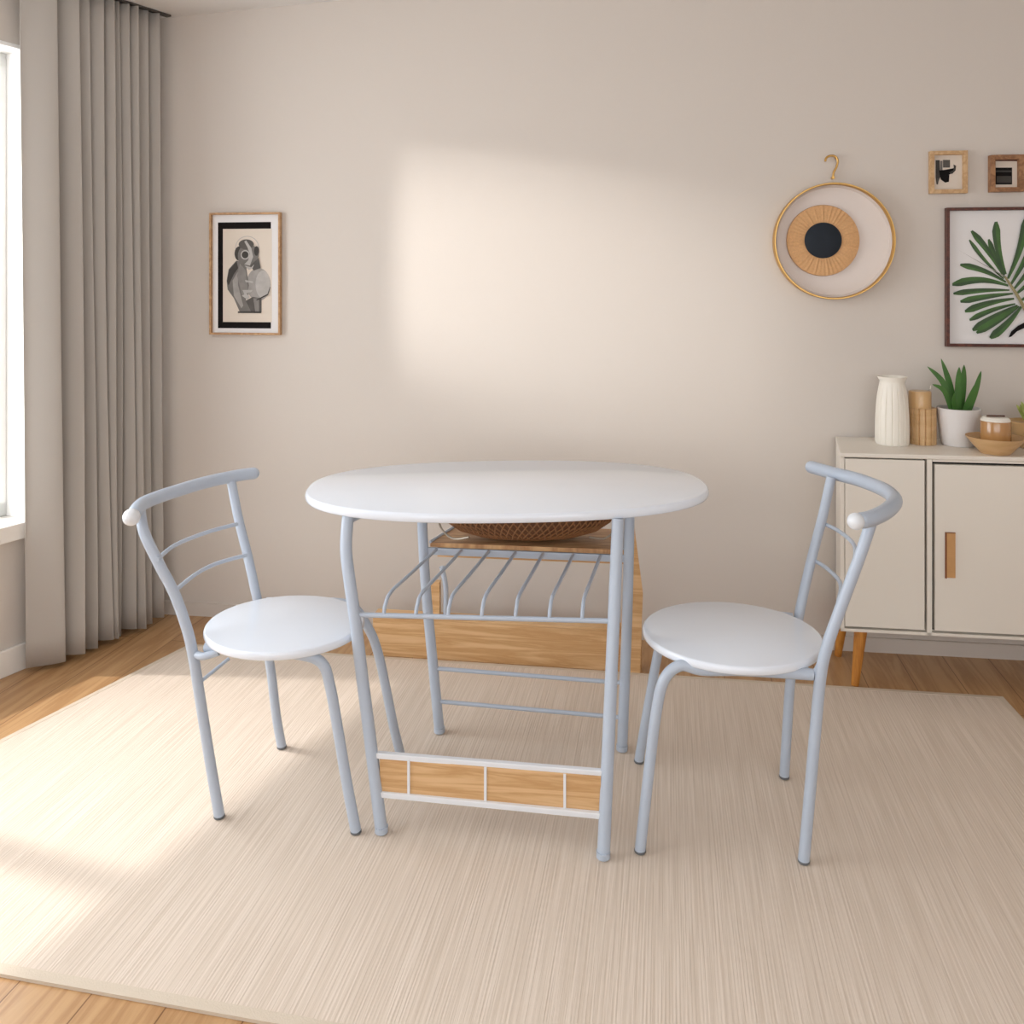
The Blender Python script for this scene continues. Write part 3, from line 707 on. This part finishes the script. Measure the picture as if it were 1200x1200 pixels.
# 1: figure picture
e, w, h = pic('framed_drawing', 'tall oak-framed grey drawing with black border on wall near the curtain', 248, 249.5, 330.5, 392, .0075, .022, 'framewood', 'matwhite')
def L1(zx, zy): return ((zx-395)/560*w, (605-zy)/970*h)
def P1(pts): return [L1(*q) for q in pts]
def E1(cx, cy, rx, ry, n=28): return [L1(*q) for q in ell(cx, cy, rx, ry, n)]
flat('print', [('ink', P1([(172, 195), (593, 195), (593, 1040), (172, 1040)])), ('paper', P1([(212, 248), (600, 248), (600, 990), (212, 990)])),
 ('g190', E1(405, 400, 95, 95)), ('paper', E1(405, 400, 90, 90)),
 ('g165', E1(495, 690, 96, 130)), ('g190', E1(530, 690, 58, 110)),
 ('g118', P1([(320, 500), (258, 570), (243, 660), (250, 730), (300, 800), (345, 905), (440, 912), (395, 820), (420, 700), (400, 560), (360, 510)])),
 ('g165', P1([(330, 590), (290, 660), (300, 780), (360, 880), (375, 860), (335, 700)])), ('g60', P1([(322, 505), (262, 575), (246, 665), (258, 700), (300, 610), (335, 560)])),
 ('g90', P1([(395, 820), (440, 912), (520, 912), (520, 800), (450, 790)])), ('g140', P1([(455, 800), (470, 905), (500, 905), (500, 800)])),
 ('g140', P1([(350, 520), (325, 620), (370, 790), (420, 790), (395, 580)])),
 ('g190', P1([(390, 655), (450, 665), (455, 680), (395, 672)])), ('g190', P1([(370, 735), (450, 735), (440, 750), (400, 762), (430, 790), (410, 812), (365, 780), (385, 770)])),
 ('g60', E1(345, 445, 38, 58)), ('g118', E1(415, 465, 82, 98)), ('g90', E1(400, 372, 60, 40)), ('g190', P1([(385, 350), (400, 340), (440, 400), (455, 470), (430, 540), (385, 530), (415, 500), (430, 450), (410, 395)])),
 ('g190', E1(392, 455, 36, 38)), ('g60', E1(392, 455, 26, 28)), ('g60', E1(482, 425, 19, 38)), ('g90', P1([(430, 540), (500, 480), (515, 560), (460, 580)])),
 ('g190', P1([(388, 540), (440, 555), (465, 530), (450, 565), (420, 575)])),
 ('g60', P1([(335, 905), (520, 905), (520, 918), (335, 918)])), ('g60', P1([(588, 710), (570, 765), (480, 812), (485, 818), (575, 775), (592, 712)]))], e, None, -.0064)
# 2: small tan frame
def zz(pts): return [(880+a/3.75, 160+b/3.75) for a, b in pts]
def tol(e_, pts):                              # photo points on the wall plane -> local metres of picture e_
    out = []
    for a, b in zz(pts):
        q = wloc(a, b)-e_.location; out.append((q.dot(dx), q.z))
    return out
def picz(name, label, x0, y0, x1, y1, *r): (a, b), (c, d) = zz([(x0, y0), (x1, y1)]); return pic(name, label, a, b, c, d, *r)
e, w, h = picz('framed_sketch', 'small tan-framed black sketch, left one of the two small frames above the palm print', 779, 66, 943, 252, .014, .02, 'frametan', 'paper')
flat('print', [('g60', tol(e, [(808, 105), (826, 105), (828, 180), (818, 205), (812, 212), (808, 180)])), ('g90', tol(e, [(840, 104), (871, 104), (871, 138), (840, 138)])),
 ('g118', tol(e, [(828, 108), (838, 108), (838, 150), (828, 150)])), ('ink', tol(e, [(822, 150), (846, 148), (890, 140), (882, 162), (868, 168), (866, 200), (850, 204), (830, 190)])),
 ('g60', tol(e, [(886, 124), (897, 130), (895, 150), (880, 166), (866, 160), (888, 148)])), ('g90', tol(e, [(815, 185), (822, 185), (818, 212), (813, 212)]))], e, None, -.0064)
# 3: small brown nested frame
e, w, h = picz('framed_photo', 'small brown double-edged frame with a dark square photo, right of the sketch', 1040, 84, 1187, 246, .016, .024, 'framebrown', 'frametan')
flat('print', [('framered', tol(e, [(1062, 103), (1172, 103), (1172, 232), (1062, 232)])), ('paper', tol(e, [(1064, 110), (1165, 110), (1165, 229), (1064, 229)])),
 ('ink', tol(e, [(1069, 138), (1143, 138), (1143, 212), (1069, 212)])), ('g60', tol(e, [(1069, 150), (1143, 150), (1143, 158), (1069, 158)])), ('g60', tol(e, [(1075, 175), (1140, 175), (1140, 205), (1075, 205)]))], e, None, -.0064)
# 4: palm leaf print
e, w, h = picz('palm_print', 'large palm leaf print in a thin mahogany frame above the sideboard', 847, 312, 1400, 924, .0105, .022, 'framered', 'matwhite')
sh = []
def leafl(tip, base, wd, bend, m):
    t = V(tip); b = V(base); d = b-t; n = V((-d.y, d.x)).normalized(); up = []; dn = []
    for k in range(13):
        q = k/12; c = t+d*q+n*bend*math.sin(PI*q)*1.0; ww = wd*.6*(min(1, (q+.03)*5)**.6)*(1-.75*q**1.5)
        up.append(c+n*ww); dn.append(c-n*ww)
    sh.append((m, tol(e, [tuple(x) for x in up+dn[::-1]])))
    sh.append(('leafprint2' if m == 'leafprint' else 'leafprint', tol(e, [tuple(x) for x in up]+[tuple(x*.55+y*.45) for x, y in zip(up, dn)][::-1])))
for a in [((1040, 452), (1110, 610), 20, 4), ((1072, 375), (1115, 605), 32, 12), ((965, 415), (1110, 620), 26, -8), ((955, 455), (1105, 625), 16, 8), ((915, 563), (1115, 640), 24, -12), ((880, 650), (1125, 655), 30, -22),
          ((885, 690), (1130, 675), 22, -6), ((915, 725), (1145, 690), 25, -4), ((935, 768), (1150, 712), 27, -8), ((955, 806), (1155, 735), 22, -8), ((968, 850), (1165, 742), 30, -4), ((985, 862), (1170, 746), 24, 6), ((1045, 885), (1180, 748), 32, 8),
          ((1205, 350), (1122, 625), 32, -12), ((1275, 350), (1135, 650), 32, -12), ((1330, 410), (1150, 668), 32, -8), ((1360, 490), (1160, 690), 32, -8), ((1370, 590), (1178, 720), 32, -6), ((1365, 680), (1190, 745), 30, 6), ((1340, 780), (1195, 765), 30, 8)]:
    leafl(*a, 'leafprint' if len(sh) % 4 else 'leafprint2')
sh.append(('stem', tol(e, [(1104, 618), (1110, 612), (1165, 690), (1212, 770), (1250, 850), (1240, 856), (1200, 782), (1155, 700)])))
sh.append(('g165', tol(e, [(905, 500), (1106, 612), (1104, 616)])))
sh.append(('ink', tol(e, [(1122, 882), (1135, 855), (1165, 830), (1215, 805), (1210, 832), (1160, 855), (1135, 878)])))
flat('leaf_print', sh, e, None, -.0064)
# round wall ornament
c = wloc(974.5, 283); s = c.y/1000
ho = empty('round_wall_ornament', c-NB*.001, 'round pale dish in a thin brass ring with an eye-like tan and black centre', 'wall ornament', rz=WANG)
R_ = 67.5*s
def yl(bm):                                    # lathe axis z -> facing out of the wall (-y)
    bmesh.ops.rotate(bm, verts=bm.verts[:], cent=(0, 0, 0), matrix=Matrix.Rotation(PI/2, 3, 'X')); return bm
bm = yl(lathe(bmesh.new(), [(R_-.006, .001), (R_, .001), (R_+.001, .04), (R_-.001, .045), (R_-.004, .045), (R_-.006, .041), (R_-.006, .001)], 96)); link('brass_ring', bm, 'gold', ho, smooth=True)
bm = yl(lathe(bmesh.new(), [(0, .006), (R_*.8, .006), (R_*.93, .010), (R_-.0065, .022), (R_-.0065, .002), (0, .001)], 96)); link('dish', bm, 'disc', ho, smooth=True)
bm = bmesh.new(); N = 240; rings = []
off = (-11*s, 1*s); random.seed(3); wob = [random.random() for _ in range(N)]
for r, z in ((0, .019), (20*s, .019), (24*s, .021), (30*s, .021), (37*s, .020), (41*s, .018), (41.5*s, .014), (41*s, .007)):
    rings.append([bm.verts.new((off[0]+r*math.cos(2*PI*k/N)*.99, -z-(.0022*(1 if k % 5 in (0, 1) else 0)*wob[k//5*5] if 22*s < r < 41.2*s else 0), off[1]+r*math.sin(2*PI*k/N))) for k in range(N)])
for a, b in zip(rings, rings[1:]):
    for k in range(N): bm.faces.new((a[k], b[k], b[(k+1) % N], a[(k+1) % N]))
bmesh.ops.remove_doubles(bm, verts=bm.verts[:], dist=1e-6)
link('pleated_disc', bm, 'weave', ho, smooth=True)
bm = yl(lathe(bmesh.new(), [(0, .026), (20*s, .026), (20.8*s, .0245), (20.8*s, .0195), (0, .0195)], 64)); bmesh.ops.translate(bm, verts=bm.verts[:], vec=(off[0]-.3*s, 0, off[1])); link('centre_disc', bm, 'navy', ho, smooth=True)
# hook
hk = [(322, 112), (328, 96), (345, 87), (366, 90), (377, 108), (372, 135), (360, 160), (356, 184)]
pts = [wloc(*q)-NB*.014 for q in zz(hk)]
o = link('wall_hook', tube(bmesh.new(), pts, .0038, 10), 'gold', origin=wloc(974, 200), smooth=True); tag(o, 'small curled brass hook above the round ornament', 'hook')
q = wloc(*zz([(372, 96)])[0]); bm = bmesh.new(); tube(bm, [q-NB*.001, q-NB*.0145], .004, 10, smooth=False); link('hook_pin', bm, 'gold', o, o.location, smooth=True)
q = wloc(*zz([(357, 183)])[0]); bm = bmesh.new(); tube(bm, [q-NB*.001, q-NB*.018], .0055, 12, smooth=False); link('hook_screw', bm, 'gold', o, o.location, smooth=True)

# ------------------------------------------------------------------ light
def look(o, tgt): o.rotation_euler = (Vector(tgt)-o.location).to_track_quat('-Z', 'Y').to_euler()
def area(name, loc, tgt, sx, sy, W, col):
    l = bpy.data.lights.new(name, 'AREA'); l.shape = 'RECTANGLE'; l.size = sx; l.size_y = sy; l.energy = W; l.color = col
    o = bpy.data.objects.new(name, l); C.objects.link(o); o.location = loc; look(o, tgt); return o
mid = (S0+S1)/2
area('window_daylight', LW(mid, -.35, 1.3), LW(mid, 2, 1.3), 2.9, 2.0, 90, (.92, .965, 1))
area('rear_fill', (0, FY-.3, 1.4), (0, 2, 1.4), 3.9, 1.6, 34, (.92, .965, 1))  # added soft fill from behind the camera, shining through the unseen opening
def spot(name, loc, tgt, W, ang, blend, rad, col):
    l = bpy.data.lights.new(name, 'SPOT'); l.energy = W; l.spot_size = math.radians(ang); l.spot_blend = blend; l.shadow_soft_size = rad; l.color = col
    o = bpy.data.objects.new(name, l); C.objects.link(o); o.location = loc; look(o, tgt); return o
# added spots stand in for sun: one on the back wall, one on the floor
spot('wall_sun_spot', (-5.08, 1.60, 2.40), wloc(598, 334), 1350, 12.6, 1, .10, (1, .965, .92))
spot('floor_sun_spot', (-3.9, 2.9, 4.9), (-1.2, 1.95, 0), 900, 36, 1, .06, (1, .955, .91))
w = bpy.data.worlds.new('World'); bpy.context.scene.world = w; w.use_nodes = True
w.node_tree.nodes['Background'].inputs[0].default_value = (.95, .97, 1, 1); w.node_tree.nodes['Background'].inputs[1].default_value = 2.0

# ------------------------------------------------------------------ camera
cam = bpy.data.cameras.new('camera'); co = bpy.data.objects.new('camera', cam); C.objects.link(co)
co.location = (0, 0, CAMZ); co.rotation_euler = (PI/2, 0, 0)
cam.sensor_width = 36; cam.lens = 30; cam.shift_y = -(600-HOR)/1200; cam.clip_start = .05
sc = bpy.context.scene; sc.camera = co
vs = sc.view_settings; vs.view_transform = 'Standard'; vs.look = 'None'; vs.gamma = 1; vs.use_curve_mapping = False; vs.exposure = -.02
sc.cycles.max_bounces = 8; sc.cycles.diffuse_bounces = 5
